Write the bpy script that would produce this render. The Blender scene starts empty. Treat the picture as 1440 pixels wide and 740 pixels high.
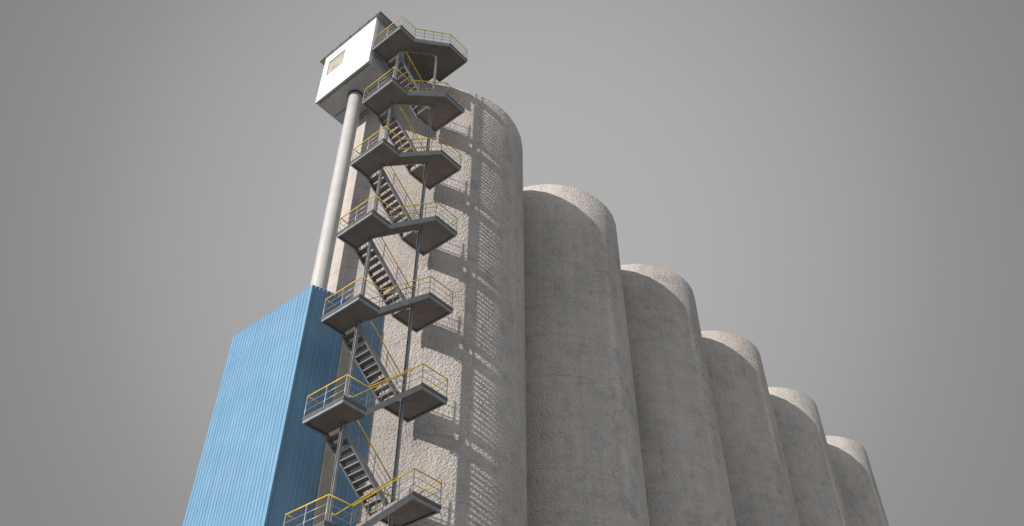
import bpy, bmesh, math, random
from mathutils import Vector, Matrix
random.seed(4)
R = math.radians
scene = bpy.context.scene
C = scene.collection

# ------------------------------------------------------------------ units
H = 5.0                                   # floor to floor height of the stair tower in metres
CAM = (-3.42695633, -4.5291652, -2.74115783)
G0 = CAM[2] * H - 1.6                     # ground level before the shift


def W(x, y, z):
    return Vector((x * H, y * H, z * H - G0))


ZG = (G0 / H)                             # ground level in storey units

# ------------------------------------------------------------------ render settings
scene.render.engine = 'CYCLES'
scene.view_settings.view_transform = 'Standard'
scene.view_settings.look = 'None'
scene.view_settings.exposure = 0.0
scene.view_settings.gamma = 1.0

# ------------------------------------------------------------------ materials


class NT:
    def __init__(s, name):
        s.m = bpy.data.materials.new(name)
        s.m.use_nodes = True
        s.t = s.m.node_tree
        s.b = s.t.nodes['Principled BSDF']

    def n(s, kind, **kw):
        nd = s.t.nodes.new(kind)
        for k, v in kw.items():
            if k in nd.inputs.keys() if isinstance(k, str) else False:
                nd.inputs[k].default_value = v
            else:
                setattr(nd, k, v)
        return nd

    def l(s, a, b):
        s.t.links.new(a, b)


def coords(nt, scale=(1, 1, 1)):
    g = nt.n('ShaderNodeNewGeometry')
    mp = nt.n('ShaderNodeMapping')
    mp.inputs['Scale'].default_value = scale
    nt.l(g.outputs['Position'], mp.inputs['Vector'])
    return mp.outputs['Vector']


def noise(nt, vec, scale, detail=4, rough=.55):
    nd = nt.n('ShaderNodeTexNoise')
    nd.inputs['Scale'].default_value = scale
    nd.inputs['Detail'].default_value = detail
    nd.inputs['Roughness'].default_value = rough
    nt.l(vec, nd.inputs['Vector'])
    return nd.outputs['Fac']


def ramp(nt, fac, stops):
    r = nt.n('ShaderNodeValToRGB')
    e = r.color_ramp.elements
    while len(e) < len(stops):
        e.new(.5)
    for i, (p, c) in enumerate(stops):
        e[i].position = p
        e[i].color = (*c, 1) if len(c) == 3 else c
    nt.l(fac, r.inputs['Fac'])
    return r.outputs['Color']


def mix(nt, a, b, fac, mode='MIX'):
    m = nt.n('ShaderNodeMix', data_type='RGBA', blend_type=mode)
    for sock, val in ((m.inputs[6], a), (m.inputs[7], b), (m.inputs[0], fac)):
        if hasattr(val, 'links'):
            nt.l(val, sock)
        else:
            sock.default_value = val if not isinstance(val, tuple) else (*val, 1)
    return m.outputs[2]


def math_(nt, op, a, b=None):
    m = nt.n('ShaderNodeMath', operation=op)
    for i, v in enumerate((a, b)):
        if v is None:
            continue
        if hasattr(v, 'links'):
            nt.l(v, m.inputs[i])
        else:
            m.inputs[i].default_value = v
    return m.outputs[0]


def bump(nt, h, dist, strength=1.0, prev=None):
    b = nt.n('ShaderNodeBump')
    b.inputs['Strength'].default_value = strength
    b.inputs['Distance'].default_value = dist
    nt.l(h, b.inputs['Height'])
    if prev is not None:
        nt.l(prev, b.inputs['Normal'])
    return b.outputs['Normal']


def concrete(name, base, rough_amp, fine_amp, joint=3.0, stain=.28, blob=9.5):
    nt = NT(name)
    v = coords(nt)
    big = noise(nt, coords(nt, (1, 1, .45)), .23, 4, .6)
    med = noise(nt, v, 1.1, 5, .65)
    fine = noise(nt, v, 9, 5, .7)
    streak = noise(nt, coords(nt, (2.2, 2.2, .05)), 1.4, 4, .6)
    pits = nt.n('ShaderNodeTexVoronoi')
    pits.inputs['Scale'].default_value = 1.9
    nt.l(v, pits.inputs['Vector'])
    b0 = Vector(base)
    c = ramp(nt, big, [(.3, tuple(b0 * .84)), (.5, tuple(b0)), (.7, tuple(b0 * 1.12))])
    c2 = ramp(nt, med, [(.3, (.775, .775, .785)), (.5, (1, 1, 1)), (.7, (1.05, 1.01, .975))])
    c = mix(nt, c, c2, .9, 'MULTIPLY')
    tint = ramp(nt, noise(nt, coords(nt, (1, 1, .6)), .55, 3, .5), [(.35, (.98, .985, 1.005)), (.5, (1, 1, 1)), (.66, (1.02, .992, .975))])
    c = mix(nt, c, tint, .9, 'MULTIPLY')
    c3 = ramp(nt, fine, [(.3, (.62, .62, .63)), (.5, (1, 1, 1)), (.75, (1.1, 1.09, 1.07))])
    c = mix(nt, c, c3, .75, 'MULTIPLY')
    spk = ramp(nt, noise(nt, coords(nt, (1, 1, .6)), 4.2, 3, .75), [(.28, (.6, .6, .6)), (.38, (1, 1, 1))])
    c = mix(nt, c, spk, .7, 'MULTIPLY')
    c4 = ramp(nt, streak, [(.34, (.74, .74, .76)), (.5, (1, 1, 1)), (.68, (1.06, 1.05, 1.02))])
    c = mix(nt, c, c4, stain, 'MULTIPLY')
    c5 = ramp(nt, pits.outputs['Distance'], [(.03, (.55, .55, .56)), (.1, (1, 1, 1))])
    c = mix(nt, c, c5, .5, 'MULTIPLY')
    # pour joints every few metres
    sep = nt.n('ShaderNodeSeparateXYZ')
    g = nt.n('ShaderNodeNewGeometry')
    nt.l(g.outputs['Position'], sep.inputs[0])
    wob = math_(nt, 'MULTIPLY', noise(nt, v, .6, 2), .12)
    zz = math_(nt, 'ADD', sep.outputs['Z'], wob)
    fr = math_(nt, 'ABSOLUTE', math_(nt, 'SUBTRACT', math_(nt, 'FRACT', math_(nt, 'DIVIDE', zz, joint)), .5))
    jt = ramp(nt, fr, [(.0, (.80, .80, .80)), (.008, (.86, .86, .86)), (.02, (1, 1, 1))])
    c = mix(nt, c, jt, .65, 'MULTIPLY')
    band = ramp(nt, noise(nt, coords(nt, (.12, .12, 2.4)), 1.0, 4, .65), [(.36, (.88, .88, .88)), (.5, (1, 1, 1)), (.66, (1.05, 1.045, 1.04))])
    c = mix(nt, c, band, .4, 'MULTIPLY')
    nt.l(c, nt.b.inputs['Base Color'])
    nt.b.inputs['Roughness'].default_value = .93
    nt.b.inputs['Specular IOR Level'].default_value = .25
    lump = nt.n('ShaderNodeTexVoronoi')
    lump.feature = 'SMOOTH_F1'
    lump.inputs['Scale'].default_value = blob
    lump.inputs['Smoothness'].default_value = .6
    warp = nt.n('ShaderNodeVectorMath', operation='ADD')
    nz = nt.n('ShaderNodeTexNoise')
    nz.inputs['Scale'].default_value = 3.0
    nt.l(v, nz.inputs['Vector'])
    sc = nt.n('ShaderNodeVectorMath', operation='SCALE')
    sc.inputs['Scale'].default_value = .12
    nt.l(nz.outputs['Color'], sc.inputs[0])
    nt.l(v, warp.inputs[0])
    nt.l(sc.outputs[0], warp.inputs[1])
    nt.l(warp.outputs[0], lump.inputs['Vector'])
    patch = ramp(nt, noise(nt, v, .3, 2), [(.3, (.8,) * 3), (.65, (1,) * 3)])
    # trowelled smoother towards the shed end of the wall
    sm = nt.n('ShaderNodeMapRange')
    sm.interpolation_type = 'SMOOTHSTEP'
    sm.inputs['From Min'].default_value = 3.0
    sm.inputs['From Max'].default_value = 6.4
    sm.inputs['To Min'].default_value = .22
    sm.inputs['To Max'].default_value = 1.0
    nt.l(sep.outputs['X'], sm.inputs['Value'])
    patch = math_(nt, 'MULTIPLY', patch, sm.outputs[0])
    hh = math_(nt, 'MULTIPLY', lump.outputs['Distance'], patch)
    n1 = bump(nt, hh, rough_amp, 1.0)
    n2 = bump(nt, noise(nt, v, 14, 4, .7), fine_amp, 1.0, n1)
    nt.l(n2, nt.b.inputs['Normal'])
    return nt.m


def paint(name, col, rough=.5, metal=0.0, dirt=.25, bumpd=.002, scale=3.0):
    nt = NT(name)
    v = coords(nt)
    a = noise(nt, v, scale, 5, .65)
    b = noise(nt, coords(nt, (6, 6, .5)), 1.5, 4, .6)
    c0 = Vector(col)
    c = ramp(nt, a, [(.3, tuple(c0 * (1 - dirt))), (.55, tuple(c0)), (.8, tuple(c0 * (1 + dirt * .3)))])
    c = mix(nt, c, ramp(nt, b, [(.35, (.8, .78, .76)), (.5, (1, 1, 1))]), dirt, 'MULTIPLY')
    nt.l(c, nt.b.inputs['Base Color'])
    nt.b.inputs['Roughness'].default_value = rough
    nt.b.inputs['Metallic'].default_value = metal
    nt.l(bump(nt, noise(nt, v, 20, 3), bumpd, .6), nt.b.inputs['Normal'])
    return nt.m


M = {}
M['silo'] = concrete('rough_concrete', (.458, .436, .412), .055, .02)
M['link'] = M['silo']
M['pilaster'] = concrete('stained_concrete', (.43, .41, .36), .01, .006, joint=4.6)
M['steel'] = paint('grey_painted_steel', (.25, .265, .275), .5, .0, .3)
M['galv'] = paint('galvanised_steel', (.42, .43, .44), .38, .35, .25)
M['yellow'] = paint('yellow_paint', (.78, .54, .03), .4, 0, .25)
M['pipe'] = paint('pale_grey_pipe_paint', (.52, .515, .505), .34, .12, .12, .001, 1.2)
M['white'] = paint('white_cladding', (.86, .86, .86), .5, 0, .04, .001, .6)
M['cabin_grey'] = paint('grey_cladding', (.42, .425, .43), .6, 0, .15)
M['dark'] = paint('dark_steel_trim', (.09, .095, .1), .5, 0, .2)
M['blind'] = paint('beige_window_blind', (.43, .41, .345), .6, 0, .35, .002, 1.6)


def grating_mat():
    nt = NT('rusty_walkway_grating')
    v = coords(nt)
    g = nt.n('ShaderNodeTexBrick')
    g.offset = 0
    g.inputs['Scale'].default_value = 1.0
    g.inputs['Brick Width'].default_value = .07
    g.inputs['Row Height'].default_value = .07
    g.inputs['Mortar Size'].default_value = .014
    g.inputs['Color1'].default_value = (.215, .197, .188, 1)
    g.inputs['Color2'].default_value = (.195, .18, .172, 1)
    g.inputs['Mortar'].default_value = (.24, .222, .21, 1)
    nt.l(v, g.inputs['Vector'])
    a = noise(nt, v, 1.6, 5, .7)
    c = mix(nt, g.outputs['Color'], ramp(nt, a, [(.3, (.75, .74, .74)), (.6, (1.1, 1.02, .98))]), .8, 'MULTIPLY')
    nt.l(c, nt.b.inputs['Base Color'])
    nt.b.inputs['Roughness'].default_value = .85
    nt.l(bump(nt, g.outputs['Fac'], .006, .7), nt.b.inputs['Normal'])
    return nt.m


M['grating'] = grating_mat()


def blue_mat():
    nt = NT('blue_corrugated_sheet')
    v = coords(nt)
    a = noise(nt, v, .5, 4, .6)
    b = noise(nt, coords(nt, (5, 5, .12)), 1.0, 4, .6)
    f = noise(nt, v, 7, 5, .75)
    c = ramp(nt, a, [(.3, (.13, .28, .44)), (.5, (.145, .302, .47)), (.72, (.165, .33, .49))])
    c = mix(nt, c, ramp(nt, b, [(.33, (.84, .83, .82)), (.52, (1, 1, 1)), (.7, (1.08, 1.05, 1.0))]), .7, 'MULTIPLY')
    c = mix(nt, c, (.30, .38, .42), ramp(nt, f, [(.66, (0, 0, 0)), (.78, (.28,) * 3)]), 'MIX')
    nt.l(c, nt.b.inputs['Base Color'])
    nt.b.inputs['Roughness'].default_value = .5
    nt.l(bump(nt, noise(nt, v, 6, 3), .006, .5), nt.b.inputs['Normal'])
    return nt.m


M['blue'] = blue_mat()


def ground_mat():
    nt = NT('dusty_yard_ground')
    v = coords(nt)
    a = noise(nt, v, .03, 6, .6)
    b = noise(nt, v, 1.2, 6, .7)
    c = ramp(nt, a, [(.3, (.22, .215, .205)), (.5, (.26, .255, .242)), (.7, (.29, .285, .27))])
    c = mix(nt, c, ramp(nt, b, [(.3, (.8, .8, .8)), (.7, (1.1, 1.1, 1.1))]), .8, 'MULTIPLY')
    nt.l(c, nt.b.inputs['Base Color'])
    nt.b.inputs['Roughness'].default_value = .95
    nt.l(bump(nt, b, .03, .6), nt.b.inputs['Normal'])
    return nt.m


M['ground'] = ground_mat()

# ------------------------------------------------------------------ mesh helpers


class MB:
    """collects shapes, then links them as one mesh object"""

    def __init__(s):
        s.bm = bmesh.new()

    def box(s, a, b):
        a, b = Vector(a), Vector(b)
        lo = Vector(map(min, a, b)); hi = Vector(map(max, a, b))
        vs = [s.bm.verts.new((x, y, z)) for x in (lo.x, hi.x) for y in (lo.y, hi.y) for z in (lo.z, hi.z)]
        for f in ((0, 1, 3, 2), (4, 6, 7, 5), (0, 4, 5, 1), (2, 3, 7, 6), (0, 2, 6, 4), (1, 5, 7, 3)):
            s.bm.faces.new([vs[i] for i in f])
        return s

    def prism(s, poly, v0, v1):
        """polygon (list of 3d points) swept from offset v0 to offset v1"""
        a = [s.bm.verts.new(Vector(p) + Vector(v0)) for p in poly]
        b = [s.bm.verts.new(Vector(p) + Vector(v1)) for p in poly]
        n = len(poly)
        s.bm.faces.new(a[::-1]); s.bm.faces.new(b)
        for i in range(n):
            s.bm.faces.new((a[i], a[(i + 1) % n], b[(i + 1) % n], b[i]))
        return s

    def tube(s, pts, r, seg=8, close=False):
        pts = [Vector(p) for p in pts]
        rings = []
        n = len(pts)
        for i, p in enumerate(pts):
            d = Vector()
            if i > 0: d += (p - pts[i - 1]).normalized()
            if i < n - 1: d += (pts[i + 1] - p).normalized()
            d.normalize()
            up = Vector((0, 0, 1)) if abs(d.z) < .95 else Vector((1, 0, 0))
            x = d.cross(up).normalized(); y = x.cross(d).normalized()
            k = 1.0
            if 0 < i < n - 1:
                ca = max(.35, d.dot((pts[i + 1] - p).normalized()))
                k = 1 / ca
                k = min(k, 1.4)
            rings.append([s.bm.verts.new(p + (x * math.cos(2 * math.pi * j / seg) + y * math.sin(2 * math.pi * j / seg)) * r * (k if False else 1)) for j in range(seg)])
        for a, b in zip(rings, rings[1:]):
            for j in range(seg):
                s.bm.faces.new((a[j], a[(j + 1) % seg], b[(j + 1) % seg], b[j]))
        s.bm.faces.new(rings[0][::-1]); s.bm.faces.new(rings[-1])
        return s

    def sweep(s, prof, p0, p1, x, y):
        """closed 2d profile along a straight line, axes x and y"""
        p0, p1, x, y = map(Vector, (p0, p1, x, y))
        a = [s.bm.verts.new(p0 + x * u + y * v) for u, v in prof]
        b = [s.bm.verts.new(p1 + x * u + y * v) for u, v in prof]
        n = len(prof)
        s.bm.faces.new(a[::-1]); s.bm.faces.new(b)
        for i in range(n):
            s.bm.faces.new((a[i], a[(i + 1) % n], b[(i + 1) % n], b[i]))
        return s

    def build(s, name, mat, parent=None, smooth=False, loc=None, bevel=0):
        bmesh.ops.recalc_face_normals(s.bm, faces=s.bm.faces)
        me = bpy.data.meshes.new(name)
        if loc is not None:
            bmesh.ops.translate(s.bm, verts=s.bm.verts, vec=-Vector(loc))
        s.bm.to_mesh(me); s.bm.free()
        me.materials.append(mat)
        if smooth:
            for p in me.polygons: p.use_smooth = True
        o = bpy.data.objects.new(name, me)
        C.objects.link(o)
        if loc is not None: o.location = loc
        if parent is not None:
            o.parent = parent
            # every mesh is built in world space: undo the parent's own offset
            off = Vector(parent.get('_w', (0, 0, 0)))
            o.location = (Vector(loc) if loc is not None else Vector()) - off
            o['_w'] = tuple(Vector(loc) if loc is not None else Vector((0, 0, 0)))
        else:
            o['_w'] = tuple(Vector(loc) if loc is not None else Vector((0, 0, 0)))
        if bevel:
            b = o.modifiers.new('Bevel', 'BEVEL'); b.width = bevel; b.segments = 2
            b.limit_method = 'ANGLE'; b.angle_limit = R(50)
        return o


def tag(o, label=None, cat=None, group=None, kind=None):
    if label: o['label'] = label
    if cat: o['category'] = cat
    if group: o['group'] = group
    if kind: o['kind'] = kind
    return o


def thing(name, label, cat, loc, group=None):
    o = bpy.data.objects.new(name, None)
    C.objects.link(o)
    o.location = loc
    o['_w'] = tuple(loc)
    return tag(o, label, cat, group)


# ------------------------------------------------------------------ ground
g = MB()
S_ = 4000
a = [g.bm.verts.new(p) for p in ((-S_, -S_, 0), (S_, -S_, 0), (S_, S_, 0), (-S_, S_, 0))]
g.bm.faces.new(a)
tag(g.build('ground', M['ground']), kind='structure')

# ------------------------------------------------------------------ silos
SX, SY, SR, SS, SZ = 1.94941, 1.18581, 1.05, 2.17843, 6.50208
SEG = 32
ROT = R(-1.0)
lab = ['first silo of the row, rough pale wall crossed by the shadow of the stairs',
       'second concrete silo, right behind the one the stairs stand against',
       'third concrete silo from the stairs, between the second and the fourth',
       'fourth concrete silo of the row, third from its far right end',
       'fifth concrete silo of the row, last but one at the far right end',
       'last and farthest concrete silo at the right end of the row']


def silo_shell():
    mb = MB()
    r = SR * H; top = SZ * H - G0
    nz = 12
    rings = []
    prof = [(r, -.5)] + [(r, top * i / nz) for i in range(1, nz)] + [(r, top - .06), (r - .05, top), (r - .35, top), (r - .35, top - .9)]
    for rr, z in prof:
        rings.append([mb.bm.verts.new((rr * math.cos(2 * math.pi * (j + .5) / SEG + ROT), rr * math.sin(2 * math.pi * (j + .5) / SEG + ROT), z)) for j in range(SEG)])
    for a, b in zip(rings, rings[1:]):
        for j in range(SEG):
            mb.bm.faces.new((a[j], a[(j + 1) % SEG], b[(j + 1) % SEG], b[j]))
    return mb


def silo_roof():
    mb = MB()
    r = SR * H - .35; z = SZ * H - G0 - .45
    ring = [mb.bm.verts.new((r * math.cos(2 * math.pi * (j + .5) / SEG + ROT), r * math.sin(2 * math.pi * (j + .5) / SEG + ROT), z)) for j in range(SEG)]
    c = mb.bm.verts.new((0, 0, z + .25))
    for j in range(SEG):
        mb.bm.faces.new((ring[j], ring[(j + 1) % SEG], c))
    return mb


proto = thing('concrete_silo', lab[0], 'silo', (SX * H, SY * H, 0), 'concrete silos in a row')
sh = silo_shell()
bmesh.ops.translate(sh.bm, verts=sh.bm.verts, vec=(SX * H, SY * H, 0))
sh = sh.build('shell', M['silo'], proto, smooth=True, loc=(SX * H, SY * H, 0))
sh.data.set_sharp_from_angle(angle=R(40))
rf = silo_roof()
bmesh.ops.translate(rf.bm, verts=rf.bm.verts, vec=(SX * H, SY * H, 0))
rf = rf.build('roof', M['silo'], proto, loc=(SX * H, SY * H, 0))
for i in range(1, 6):
    c = proto.copy(); C.objects.link(c)
    c.location = ((SX + SS * i) * H, (SY - SS * i * .0055 * 1.0) * H, 0)
    c['label'] = lab[i]
    for ch in (sh, rf):
        d = ch.copy(); C.objects.link(d); d.parent = c

# ------------------------------------------------------------------ link wall between silo and shed
foot = [(.5, 1.2), (.5, 1.02), (.507, .965), (.535, .936), (1.2685, .3864), (1.6, .8), (1.5, 1.2)]
w = MB().prism([W(x, y, ZG) for x, y in foot], (0, 0, -.3), (0, 0, 6.49 * H - G0))
tag(w.build('concrete_wall', M['link'], loc=W(.9, 1.0, ZG)),
    'smooth pale concrete wall behind the pipe, running into the first silo', 'wall')

# ------------------------------------------------------------------ blue shed
BX0, BX1, BY0, BY1, BZ = 0.0, .885, .698, 1.857, 2.493
SL = .235
shed = thing('blue_shed', 'blue corrugated metal shed standing left of the stairs under the pipe', 'building', W(BX0, BY0, ZG))


def roofz(x):
    return BZ + SL * (x - BX0)


def corrugated(p0, p1, zt0, zt1, out, pitch=.225, depth=.036):
    """a standing trapezoid sheet from p0 to p1 (world xy), tops zt0..zt1"""
    mb = MB()
    p0, p1, out = Vector(p0), Vector(p1), Vector(out)
    L = (p1 - p0).length
    d = (p1 - p0) / L
    n = max(1, round(L / pitch)); pt = L / n
    pts = [(0, 0)]
    for i in range(n):
        b = i * pt
        pts += [(b + pt * .62, 0), (b + pt * .72, 1), (b + pt * .88, 1), (b + pt * .98, 0)]
    pts.append((L, 0))
    prev = None
    for s_, h in pts:
        q = p0 + d * s_ + out * (h * depth)
        zt = zt0 + (zt1 - zt0) * s_ / L
        a = mb.bm.verts.new((q.x, q.y, .05)); b = mb.bm.verts.new((q.x, q.y, zt))
        if prev: mb.bm.faces.new((prev[0], a, b, prev[1]))
        prev = (a, b)
    return mb


zt = lambda x: roofz(x) * H - G0
X0, X1, Y0, Y1 = BX0 * H, BX1 * H, BY0 * H, BY1 * H
# core volume behind the sheets
core = MB().prism([Vector((X0 + .02, Y0 + .02, -.1)), Vector((X1 - .02, Y0 + .02, -.1)), Vector((X1 - .02, Y0 + .02, zt(BX1) - .02)), Vector((X0 + .02, Y0 + .02, zt(BX0) - .02))],
                  (0, 0, 0), (0, Y1 - Y0 - .04, 0))
core.build('inner_wall', M['blue'], shed, loc=W(BX0, BY0, ZG))
for nm, a, b, za, zb, out in (('cladding', (X0, Y1, 0), (X0, Y0, 0), zt(BX0), zt(BX0), (-1, 0, 0)),
                              ('cladding', (X0, Y0, 0), (X1, Y0, 0), zt(BX0), zt(BX1), (0, -1, 0)),
                              ('cladding', (X1, Y1, 0), (X0, Y1, 0), zt(BX1), zt(BX0), (0, 1, 0))):
    o = corrugated(a, b, za, zb, out).build(nm, M['blue'], shed, loc=W(BX0, BY0, ZG))
    o['label'] = {(-1, 0, 0): 'sunlit blue side wall of ribbed sheet', (0, -1, 0): 'shaded blue end wall of ribbed sheet', (0, 1, 0): 'blue back wall of ribbed sheet'}[out]
# corner flashing and roof
fl = MB()
fl.box((X0 - .045, Y0 - .045, 0), (X0 + .06, Y0 - .038, zt(BX0) - .01))
fl.box((X0 - .045, Y0 - .038, 0), (X0 - .038, Y0 + .06, zt(BX0) - .01))
fl.build('corner_trim', M['blue'], shed, loc=W(BX0, BY0, ZG))
rr = MB().prism([Vector((X0 - .012, Y0 - .012, zt(BX0) + .003)), Vector((X1 + .02, Y0 - .012, zt(BX1) + .003)), Vector((X1 + .02, Y0 - .012, zt(BX1) + .03)), Vector((X0 - .012, Y0 - .012, zt(BX0) + .03))],
                (0, 0, 0), (0, Y1 - Y0 + .024, 0))
rr.build('roof', M['blue'], shed, loc=W(BX0, BY0, ZG))
pl = MB().box((.417 * H, Y0 - .06, 0), (.545 * H, Y0 + .1, zt(.42) - .05))
o = pl.build('pilaster', M['pilaster'], shed, loc=W(BX0, BY0, ZG), bevel=.01)
o['label'] = 'stained concrete strip set into the shaded blue wall'

# ------------------------------------------------------------------ pipe
PX, PY, PR = .243, .968, .0785
pb = MB()
zb_, ztp = zt(PX) - .35, 5.766 * H - G0
c0 = Vector((PX * H, PY * H, 0))
pipe = thing('vertical_pipe', 'thick pale grey vertical pipe rising from the blue shed to the white cabin', 'pipe', c0 + Vector((0, 0, zb_)))
nseg = 48


def cyl(mb, c, r, z0, z1, seg=nseg):
    a = [mb.bm.verts.new((c.x + r * math.cos(2 * math.pi * j / seg), c.y + r * math.sin(2 * math.pi * j / seg), z0)) for j in range(seg)]
    b = [mb.bm.verts.new((c.x + r * math.cos(2 * math.pi * j / seg), c.y + r * math.sin(2 * math.pi * j / seg), z1)) for j in range(seg)]
    for j in range(seg):
        mb.bm.faces.new((a[j], a[(j + 1) % seg], b[(j + 1) % seg], b[j]))
    mb.bm.faces.new(a[::-1]); mb.bm.faces.new(b)


cyl(pb, c0, PR * H, zb_, ztp - .02)
o = pb.build('pipe_shaft', M['pipe'], pipe, smooth=True, loc=c0 + Vector((0, 0, zb_)))
o.data.set_sharp_from_angle(angle=R(40))
pc = MB(); cyl(pc, c0, PR * H + .07, ztp - .09, ztp - .005)
o = pc.build('collar', M['dark'], pipe, smooth=True, loc=c0 + Vector((0, 0, ztp)))
o.data.set_sharp_from_angle(angle=R(40))

# ------------------------------------------------------------------ cabin
cx0, cx1, cy0, cy1, cz0, cz1 = 0.0, .496, .495, 1.41, 5.766, 6.672
cab = thing('white_cabin', 'white cabin with one window perched at the top of the pipe beside the highest landing', 'cabin', W(cx0, cy0, cz0))
LC = W(cx0, cy0, cz0)


def wbox(a, b):
    return MB().box(W(*a), W(*b))


wt = .03
# window opening in the -X wall (y 1.015..1.325, z 6.21..6.52)
wy0, wy1, wz0, wz1 = 1.015, 1.325, 6.215, 6.52
fw_ = MB()
fw_.box(W(cx0, cy0, cz0 + .012), W(cx0 + wt, wy0, cz1))
fw_.box(W(cx0, wy1, cz0 + .012), W(cx0 + wt, cy1, cz1))
fw_.box(W(cx0, wy0, cz0 + .012), W(cx0 + wt, wy1, wz0))
fw_.box(W(cx0, wy0, wz1), W(cx0 + wt, wy1, cz1))
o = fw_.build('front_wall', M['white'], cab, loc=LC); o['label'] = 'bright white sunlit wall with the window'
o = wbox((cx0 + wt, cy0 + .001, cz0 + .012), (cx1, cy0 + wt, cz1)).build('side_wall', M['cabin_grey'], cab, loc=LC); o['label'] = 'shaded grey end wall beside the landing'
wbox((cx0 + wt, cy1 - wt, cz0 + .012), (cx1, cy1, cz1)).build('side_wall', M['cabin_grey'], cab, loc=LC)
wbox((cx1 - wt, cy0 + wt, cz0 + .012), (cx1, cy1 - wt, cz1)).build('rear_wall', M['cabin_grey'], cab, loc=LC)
# ribs on the shaded end wall
rb = MB()
for i in range(14):
    x = cx0 + wt + (i + .5) * (cx1 - cx0 - wt) / 14
    rb.box(W(x - .004, cy0 - .002, cz0 + .015), W(x + .004, cy0 + .001, cz1))
rb.build('wall_ribs', M['cabin_grey'], cab, loc=LC)
# floor with beams
wbox((cx0 + .001, cy0 + .001, cz0), (cx1, cy1, cz0 + .012)).build('floor', M['cabin_grey'], cab, loc=LC)
for x in (.035, .285, .46):
    b = MB()
    b.box(W(x - .004, cy0 + .03, cz0 - .006), W(x + .004, cy1 - .03, cz0))
    b.build('floor_beam', M['dark'], cab, loc=LC)
# roof plate with overhang
ov = .075
o = wbox((cx0 - .012, cy0 - ov, cz1), (cx1 + .2, cy1 + .1, cz1 + .02)).build('roof', M['cabin_grey'], cab, loc=LC, bevel=.01)
wbox((cx0 - .02, cy0 - ov - .008, cz1 + .004), (cx1 + .208, cy0 - ov, cz1 + .03)).build('roof_trim', M['dark'], cab, loc=LC)
wbox((cx0 - .02, cy0 - ov, cz1 + .004), (cx0 - .012, cy1 + .1, cz1 + .03)).build('roof_trim', M['dark'], cab, loc=LC)
for y in (.62, .78, .95, 1.12, 1.28):
    wbox((cx0 - .026, y - .009, cz1 + .002), (cx0 - .0201, y + .009, cz1 + .036)).build('roof_clip', M['dark'], cab, loc=LC)
# window
fr = MB()
e = .007
fr.box(W(cx0 + .006, wy0, wz0), W(cx0 + .016, wy0 + e, wz1))
fr.box(W(cx0 + .006, wy1 - e, wz0), W(cx0 + .016, wy1, wz1))
fr.box(W(cx0 + .006, wy0 + e, wz0), W(cx0 + .016, wy1 - e, wz0 + e))
fr.box(W(cx0 + .006, wy0 + e, wz1 - e), W(cx0 + .016, wy1 - e, wz1))
win = fr.build('window', M['cabin_grey'], cab, loc=LC)
bl = MB()
nb = 7
for i in range(nb):
    za = wz0 + e + (wz1 - wz0 - 2 * e) * i / nb; zb2 = wz0 + e + (wz1 - wz0 - 2 * e) * (i + 1) / nb
    bl.prism([W(cx0 + .0118, wy0 + e, za + .0012), W(cx0 + .018, wy0 + e, za + .0012), W(cx0 + .018, wy0 + e, zb2), W(cx0 + .013, wy0 + e, zb2)], (0, 0, 0), (0, (wy1 - wy0 - 2 * e) * H, 0))
bl.build('blind', M['blind'], win, loc=LC)

# ------------------------------------------------------------------ stair tower
XC, XD, XE, YW, DZ = .22366625, .77855872, 1.08664937, .46798642, .53507724
tower = thing('stair_tower', 'grey steel zigzag stair tower with yellow handrails against the first silo', 'stairs', W(.5, .2, ZG))
TL = W(.5, .2, ZG)
TH = .05          # fascia depth
YM0, YM1 = .205, .263   # inner stringers either side of the columns
cam_v = Vector(W(*CAM))
posts, treads = [], []
LV = [z for z in range(6, -4, -1)]


def channel(mb, p0, p1, inward, h=TH * H, fl=.09, t=.014):
    """C section: web outside, flanges pointing inward, top at p"""
    up = Vector((0, 0, 1))
    prof = [(0, 0), (fl, 0), (fl, -t), (t, -t), (t, -h + t), (fl, -h + t), (fl, -h), (0, -h)]
    mb.sweep(prof, p0, p1, inward, up)


def landing(x0, x1, z, inner, open_inner=False):
    """frame, grating and dark deck edge; `inner` is the x of the side the flights meet"""
    fr = MB()
    p = [W(x0, 0, z), W(x1, 0, z), W(x1, YW, z), W(x0, YW, z)]
    for i in range(4):
        a, b = p[i], p[(i + 1) % 4]
        d = (b - a).normalized()
        inn = Vector((-d.y, d.x, 0))
        if abs(a.x - inner * H) < 1e-4 and abs(b.x - inner * H) < 1e-4:
            continue
        if i % 2:
            a = a + d * .004 - Vector((0, 0, .004)); b = b - d * .004 - Vector((0, 0, .004))
            channel(fr, a, b, inn, TH * H - .008)
            continue
        channel(fr, a, b, inn)
    o = fr.build('landing', M['steel'], tower, loc=W(x0, 0, z))
    gr = MB().box(W(x0 + .003, .003, z - .034), W(x1 - .003, YW - .003, z - .0185))
    ex = .012 if inner == x1 else -.012
    gr.box(W(inner - ex * .2, .003, z - .0335), W(inner + ex, YW - .003, z - .019))
    gr.build('grating', M['grating'], o, loc=W(x0, 0, z))
    kp = MB()                                  # dark toe edge of the deck
    kp.box(W(x0 - .004, -.004, z - .022), W(x1 + .004, -.0005, z + .008))
    kp.box(W(x0 - .004, YW + .0005, z - .022), W(x1 + .004, YW + .004, z + .008))
    ox = x0 if abs(x1 - inner) < 1e-6 else x1
    sg = -1 if ox == x0 else 1
    kp.box(W(ox + sg * .0005, -.0005, z - .022), W(ox + sg * .004, YW + .0005, z + .008))
    kp.build('toe_plate', M['dark'], o, loc=W(x0, 0, z))
    return o


RH = .2
RR = .021


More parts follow.
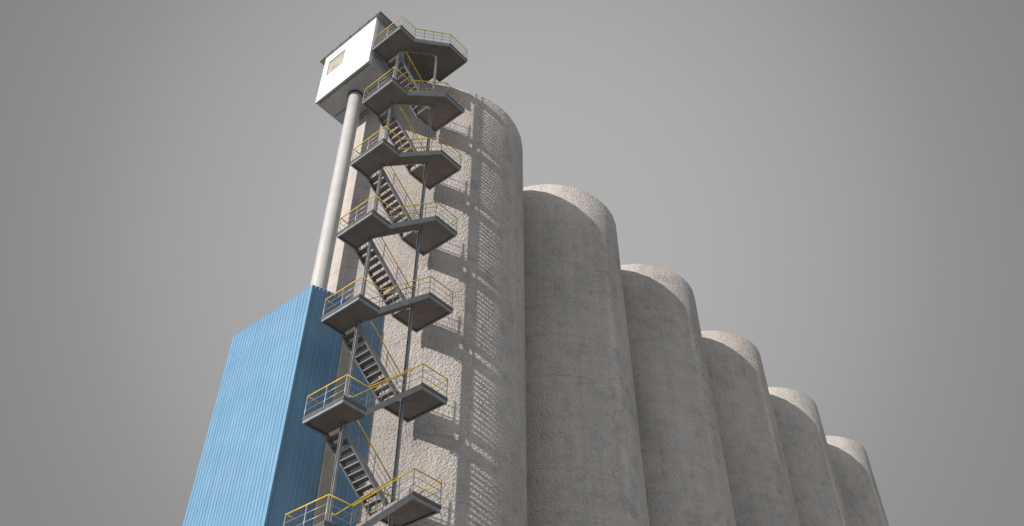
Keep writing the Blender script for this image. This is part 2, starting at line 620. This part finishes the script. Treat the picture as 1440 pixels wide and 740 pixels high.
def railing(path, postpts, yel=True, parent=None, hook=None, mids=(.068, .134)):
    """path: list of floor points; handrail above, two grey mid rails, posts"""
    rail = lambda h: MB().tube([W(x, y, z + h) for x, y, z in path], .013, 6)
    rl = rail(mids[0]).build('railing', M['galv'], parent or tower, loc=W(*path[0]), smooth=True)
    rail(mids[1]).build('mid_rail', M['galv'], rl, loc=W(*path[0]), smooth=True)
    hp = [W(x, y, z + RH) for x, y, z in path]
    if hook:
        for end in hook:
            if end == 0:
                hp = [hp[0] + Vector((0, 0, -.33)), hp[0] + Vector((0, 0, -.06))] + hp
            else:
                hp = hp + [hp[-1] + Vector((0, 0, -.06)), hp[-1] + Vector((0, 0, -.33))]
    MB().tube(hp, RR * 1.35, 8).build('handrail', M['yellow'] if yel else M['galv'], rl, loc=W(*path[0]), smooth=True)
    for x, y, z in postpts:
        posts.append((W(x, y, z), rl))
    return rl


def lerp(a, b, t):
    return tuple(a[i] + (b[i] - a[i]) * t for i in range(3))


def flight(xa, za, xb, zb, y0, y1, n, openside=False):
    """stringers from (xa,za) to (xb,zb); n risers"""
    m = MB()
    up = Vector((0, 0, 1))
    h = .062 * H; t = .016; fl = .075
    for y, sg in ((y0, 1), (y1, -1)):
        if openside and sg == -1:
            m.sweep([(0, -.05), (.085, -.05), (.085, -.062), (t, -.062), (t, -.258), (.085, -.258), (.085, -.27), (0, -.27)], W(xa, y, za), W(xb, y, zb), (0, 1, 0), up)
            continue
        prof = [(0, 0), (fl * sg, 0), (fl * sg, -t), (t * sg, -t), (t * sg, -h + t), (fl * sg, -h + t), (fl * sg, -h), (0, -h)]
        m.sweep(prof, W(xa, y, za), W(xb, y, zb), (0, 1, 0), up)
    o = m.build('flight', M['steel'], tower, loc=W(xa, y0, za))
    dz = (zb - za) / n; dx = (xb - xa) / n
    for i in range(1, n):
        z = za + dz * i - .024
        x = xa + dx * i
        hw = abs(dx) * (.57 if openside else .54)
        treads.append(((x - hw, x + hw, y0 + .0035, y1 - .0035, z), o))
    return o


for z in LV:
    zr = z + DZ
    last = z == -3
    landing(0, XC, z, XC)
    landing(XD, XE, zr, XD, z == 6)
    # front flight up from the left landing to the right one
    flight(XC, z, XD, zr, 0.0, YM0, 12, True)
    # back flight up from the previous right landing to this left one
    if not last:
        flight(XC, z, XD, z - 1 + DZ, YM1, YW, 11)
    e = .004
    top = z == 6
    # outer railing: left end, near side, up the flight, near side of the right landing, right end
    A = (e, YW - e, z); B = (e, e, z); Cc = (XC, e, z); D = (XD, e, zr); E_ = (XE - e, e, zr); F = (XE - e, YW - e, zr)
    pp = [A, lerp(A, B, .5), B, lerp(A, B, .97) if False else Cc]
    pp += [lerp(Cc, D, .25), lerp(Cc, D, .5), lerp(Cc, D, .75), D, E_, lerp(E_, F, .5), F]
    railing([A, B, Cc, D, E_, F], pp)
    # far side of the left landing
    railing([A, (XC - .11, YW - e, z)], [])
    # far side of the right landing
    if not top:
        railing([(XD + .06, YW - e, zr), F], [(XD + .06, YW - e, zr), ((XD + XE) / 2, YW - e, zr)])
    # inner rail of the front flight
    yi = YM0 - .004
    a_, b_ = (XC - .02, yi, z), (XD, yi, zr)
    railing([a_, (XC + .01, yi, z), b_], [a_, lerp((XC + .01, yi, z), b_, .33), lerp((XC + .01, yi, z), b_, .67), b_])
    # railings of the back flight
    if not last:
        zl = z - 1 + DZ
        b2, c2 = (XC + .02, YW - e, lerp((XC, 0, z), (XD, 0, zl), .036)[2]), (XD, YW - e, zl)
        railing([b2, c2], [lerp(b2, c2, .33), lerp(b2, c2, .67), c2], False)
        yi = YM1 + .004
        b2, c2 = (XC, yi, z), (XD, yi, zl)
        railing([b2, c2, (XD + .05, yi, zl)], [b2, lerp(b2, c2, .33), lerp(b2, c2, .67), (XD + .05, yi, zl)], hook=(1,))

# gangway from the top landing across to the roof of the first silo
GZ = 6 + DZ
gw = MB()
gx0, gx1, gy0, gy1 = XC, .985, YW + .002, .80
gpts = [(gx0, YM1), (XD - .002, YM1), (XD - .002, gy0), (gx1, gy0), (gx1, gy1), (gx0, gy1)]
for i in (3, 4, 5):
    (xa, ya), (xb, yb) = gpts[i], gpts[(i + 1) % 6]
    d = (W(xb, yb, GZ) - W(xa, ya, GZ)).normalized()
    channel(gw, W(xa, ya, GZ), W(xb, yb, GZ), Vector((-d.y, d.x, 0)))
gwo = gw.build('gangway', M['steel'], tower, loc=W(gx0, YM1, GZ))
gg = MB()
gg.box(W(gx0 + .003, YM1 + .003, GZ - .034), W(XD + .0, gy1 - .003, GZ - .0185))
gg.box(W(XD + .0005, gy0 + .003, GZ - .034), W(gx1 - .003, gy1 - .003, GZ - .0185))
gg.build('grating', M['grating'], gwo, loc=W(gx0, YM1, GZ))

# columns: I sections between the two inner stringers
cw = .024 * H / 2 * 1.06
tw, tf = .012, .018
I = [(-cw, -cw), (cw, -cw), (cw, -cw + tf), (tw / 2, -cw + tf), (tw / 2, cw - tf), (cw, cw - tf), (cw, cw), (-cw, cw), (-cw, cw - tf), (-tw / 2, cw - tf), (-tw / 2, -cw + tf), (-cw, -cw + tf)]
ym = (YM0 + YM1) / 2
for x, zt_ in ((XC - .014, 6 - TH), (XD + .014, 6 + DZ - TH)):
    m = MB()
    m.sweep(I, W(x, ym, ZG), W(x, ym, zt_), (1, 0, 0), (0, 1, 0))
    o = m.build('column', M['steel'], tower, loc=W(x, ym, ZG))
    bp = MB().box(W(x, ym, ZG) + Vector((-.2, -.2, 0)), W(x, ym, ZG) + Vector((.2, .2, .03)))
    bp.build('base_plate', M['steel'], o, loc=W(x, ym, ZG))
# brackets from the right column to the landing edge, and small haunches
for z in LV:
    for x, s, zz in ((XC - .014, 1, z), (XD + .014, -1, z + DZ)):
        m = MB()
        zz -= TH
        m.box(W(x - .013, YM0 + .008, zz - .012), W(x + .013, YM1 - .004, zz - .001))
        m.build('bracket', M['steel'], tower, loc=W(x, ym, zz))

# posts and treads: the hundred that show largest are objects of their own
PW = .019


def post_mb(p, mb=None):
    mb = mb or MB()
    mb.tube([p + Vector((0, 0, -.16)), p + Vector((0, 0, RH * H))], PW, 6)
    return mb


def tread_mb(t, mb=None):
    mb = mb or MB()
    x0, x1, y0, y1, z = t
    th = .007
    mb.box(W(x0, y0, z - th), W(x1, y1, z))
    mb.box(W(x0, y0, z - .013), W(x0 + .002, y1, z - th))
    return mb


def inview(p):
    return p.z > W(0, 0, -.7).z


posts.sort(key=lambda q: ((q[0] - cam_v).length if inview(q[0]) else 1e3))
rest = MB()
for i, (p, par) in enumerate(posts):
    if i < 98:
        post_mb(p).build('post', M['galv'], par, loc=p, smooth=True)
    else:
        post_mb(p, rest)
o = rest.build('post', M['galv'], tower, loc=TL, smooth=True); o['kind'] = 'stuff'
tc = lambda t: W((t[0] + t[1]) / 2, (t[2] + t[3]) / 2, t[4])
treads.sort(key=lambda q: ((tc(q[0]) - cam_v).length + (0 if q[0][2] > .2 else 500) if inview(tc(q[0])) else 1e4))
rest = MB()
for i, (t, par) in enumerate(treads):
    if i < 98:
        tread_mb(t).build('tread', M['grating'], par, loc=tc(t))
    else:
        tread_mb(t, rest)
o = rest.build('tread', M['grating'], tower, loc=TL); o['kind'] = 'stuff'

# ------------------------------------------------------------------ camera
pitch, yaw = 7.43506396e-01, 7.00247677e-01
cam = bpy.data.cameras.new('Camera')
co = bpy.data.objects.new('camera', cam); C.objects.link(co)
fwd = Vector((math.cos(yaw) * math.cos(pitch), math.sin(yaw) * math.cos(pitch), math.sin(pitch)))
co.location = W(*CAM)
co.rotation_euler = fwd.to_track_quat('-Z', 'Y').to_euler()
cam.sensor_width = 36
cam.lens = 1245.0526 / 1440 * 36
cam.clip_end = 20000
cam.clip_start = .1
scene.camera = co

# ------------------------------------------------------------------ light
SUN_EL, SUN_AZ = R(17.8), R(-.3)         # direction the light travels: +X
ld = Vector((math.cos(SUN_AZ) * math.cos(SUN_EL), math.sin(SUN_AZ) * math.cos(SUN_EL), -math.sin(SUN_EL)))
sun = bpy.data.lights.new('sun', 'SUN')
sun.energy = 4.9
sun.angle = R(.5)
sun.color = (1.0, .915, .84)
so = bpy.data.objects.new('sun', sun); C.objects.link(so)
so.rotation_euler = ld.to_track_quat('-Z', 'Y').to_euler()
so.location = (-60, 0, 60)

wd = bpy.data.worlds.new('World'); scene.world = wd
wd.use_nodes = True
t = wd.node_tree
for n_ in list(t.nodes): t.nodes.remove(n_)
N = lambda k: t.nodes.new(k)
out = N('ShaderNodeOutputWorld'); bg = N('ShaderNodeBackground')
sky = N('ShaderNodeTexSky'); sky.sky_type = 'NISHITA'; sky.sun_disc = False
sky.sun_elevation = SUN_EL
to_sun = -ld
sky.sun_rotation = math.atan2(to_sun.x, to_sun.y)
sky.dust_density = 3.0
bw = N('ShaderNodeRGBToBW'); t.links.new(sky.outputs[0], bw.inputs[0])
k1 = N('ShaderNodeMath'); k1.operation = 'MULTIPLY'; k1.inputs[1].default_value = .12
t.links.new(bw.outputs[0], k1.inputs[0])
k1m = N('ShaderNodeMath'); k1m.operation = 'MINIMUM'; k1m.inputs[1].default_value = 4
t.links.new(k1.outputs[0], k1m.inputs[0])
# grey sky with the vignette put in: brightest along the view, darker around it
tcn = N('ShaderNodeTexCoord')
dot = N('ShaderNodeVectorMath'); dot.operation = 'DOT_PRODUCT'
gy, gp = yaw, pitch + R(1)
dot.inputs[1].default_value = (math.cos(gy) * math.cos(gp), math.sin(gy) * math.cos(gp), math.sin(gp))
t.links.new(tcn.outputs['Generated'], dot.inputs[0])
cr = N('ShaderNodeValToRGB')
cr.color_ramp.interpolation = 'B_SPLINE'
el = cr.color_ramp.elements
stops = [(.0, 5.8), (.55, 4.3), (.80, 1.7), (.90, 2.72), (.96, 3.75), (1.0, 4.25)]
while len(el) < len(stops): el.new(.5)
for e_, (p_, v_) in zip(el, stops):
    e_.position = p_; c_ = (.94, .99, 1.05) if p_ < .6 else (1, 1, 1)   # brighter, bluer sky added out of view to lift and cool the shade
    e_.color = (v_ * c_[0] / 6, v_ * c_[1] / 6, v_ * c_[2] / 6, 1)
t.links.new(dot.outputs['Value'], cr.inputs[0])
k2 = N('ShaderNodeVectorMath'); k2.operation = 'SCALE'; k2.inputs['Scale'].default_value = 6.0
t.links.new(cr.outputs[0], k2.inputs[0])
ad = N('ShaderNodeVectorMath'); ad.operation = 'ADD'
t.links.new(k1m.outputs[0], ad.inputs[0]); t.links.new(k2.outputs[0], ad.inputs[1])
t.links.new(ad.outputs[0], bg.inputs['Color'])
bg.inputs['Strength'].default_value = .1
t.links.new(bg.outputs[0], out.inputs[0])
for o in bpy.data.objects:
    if '_w' in o: del o['_w']
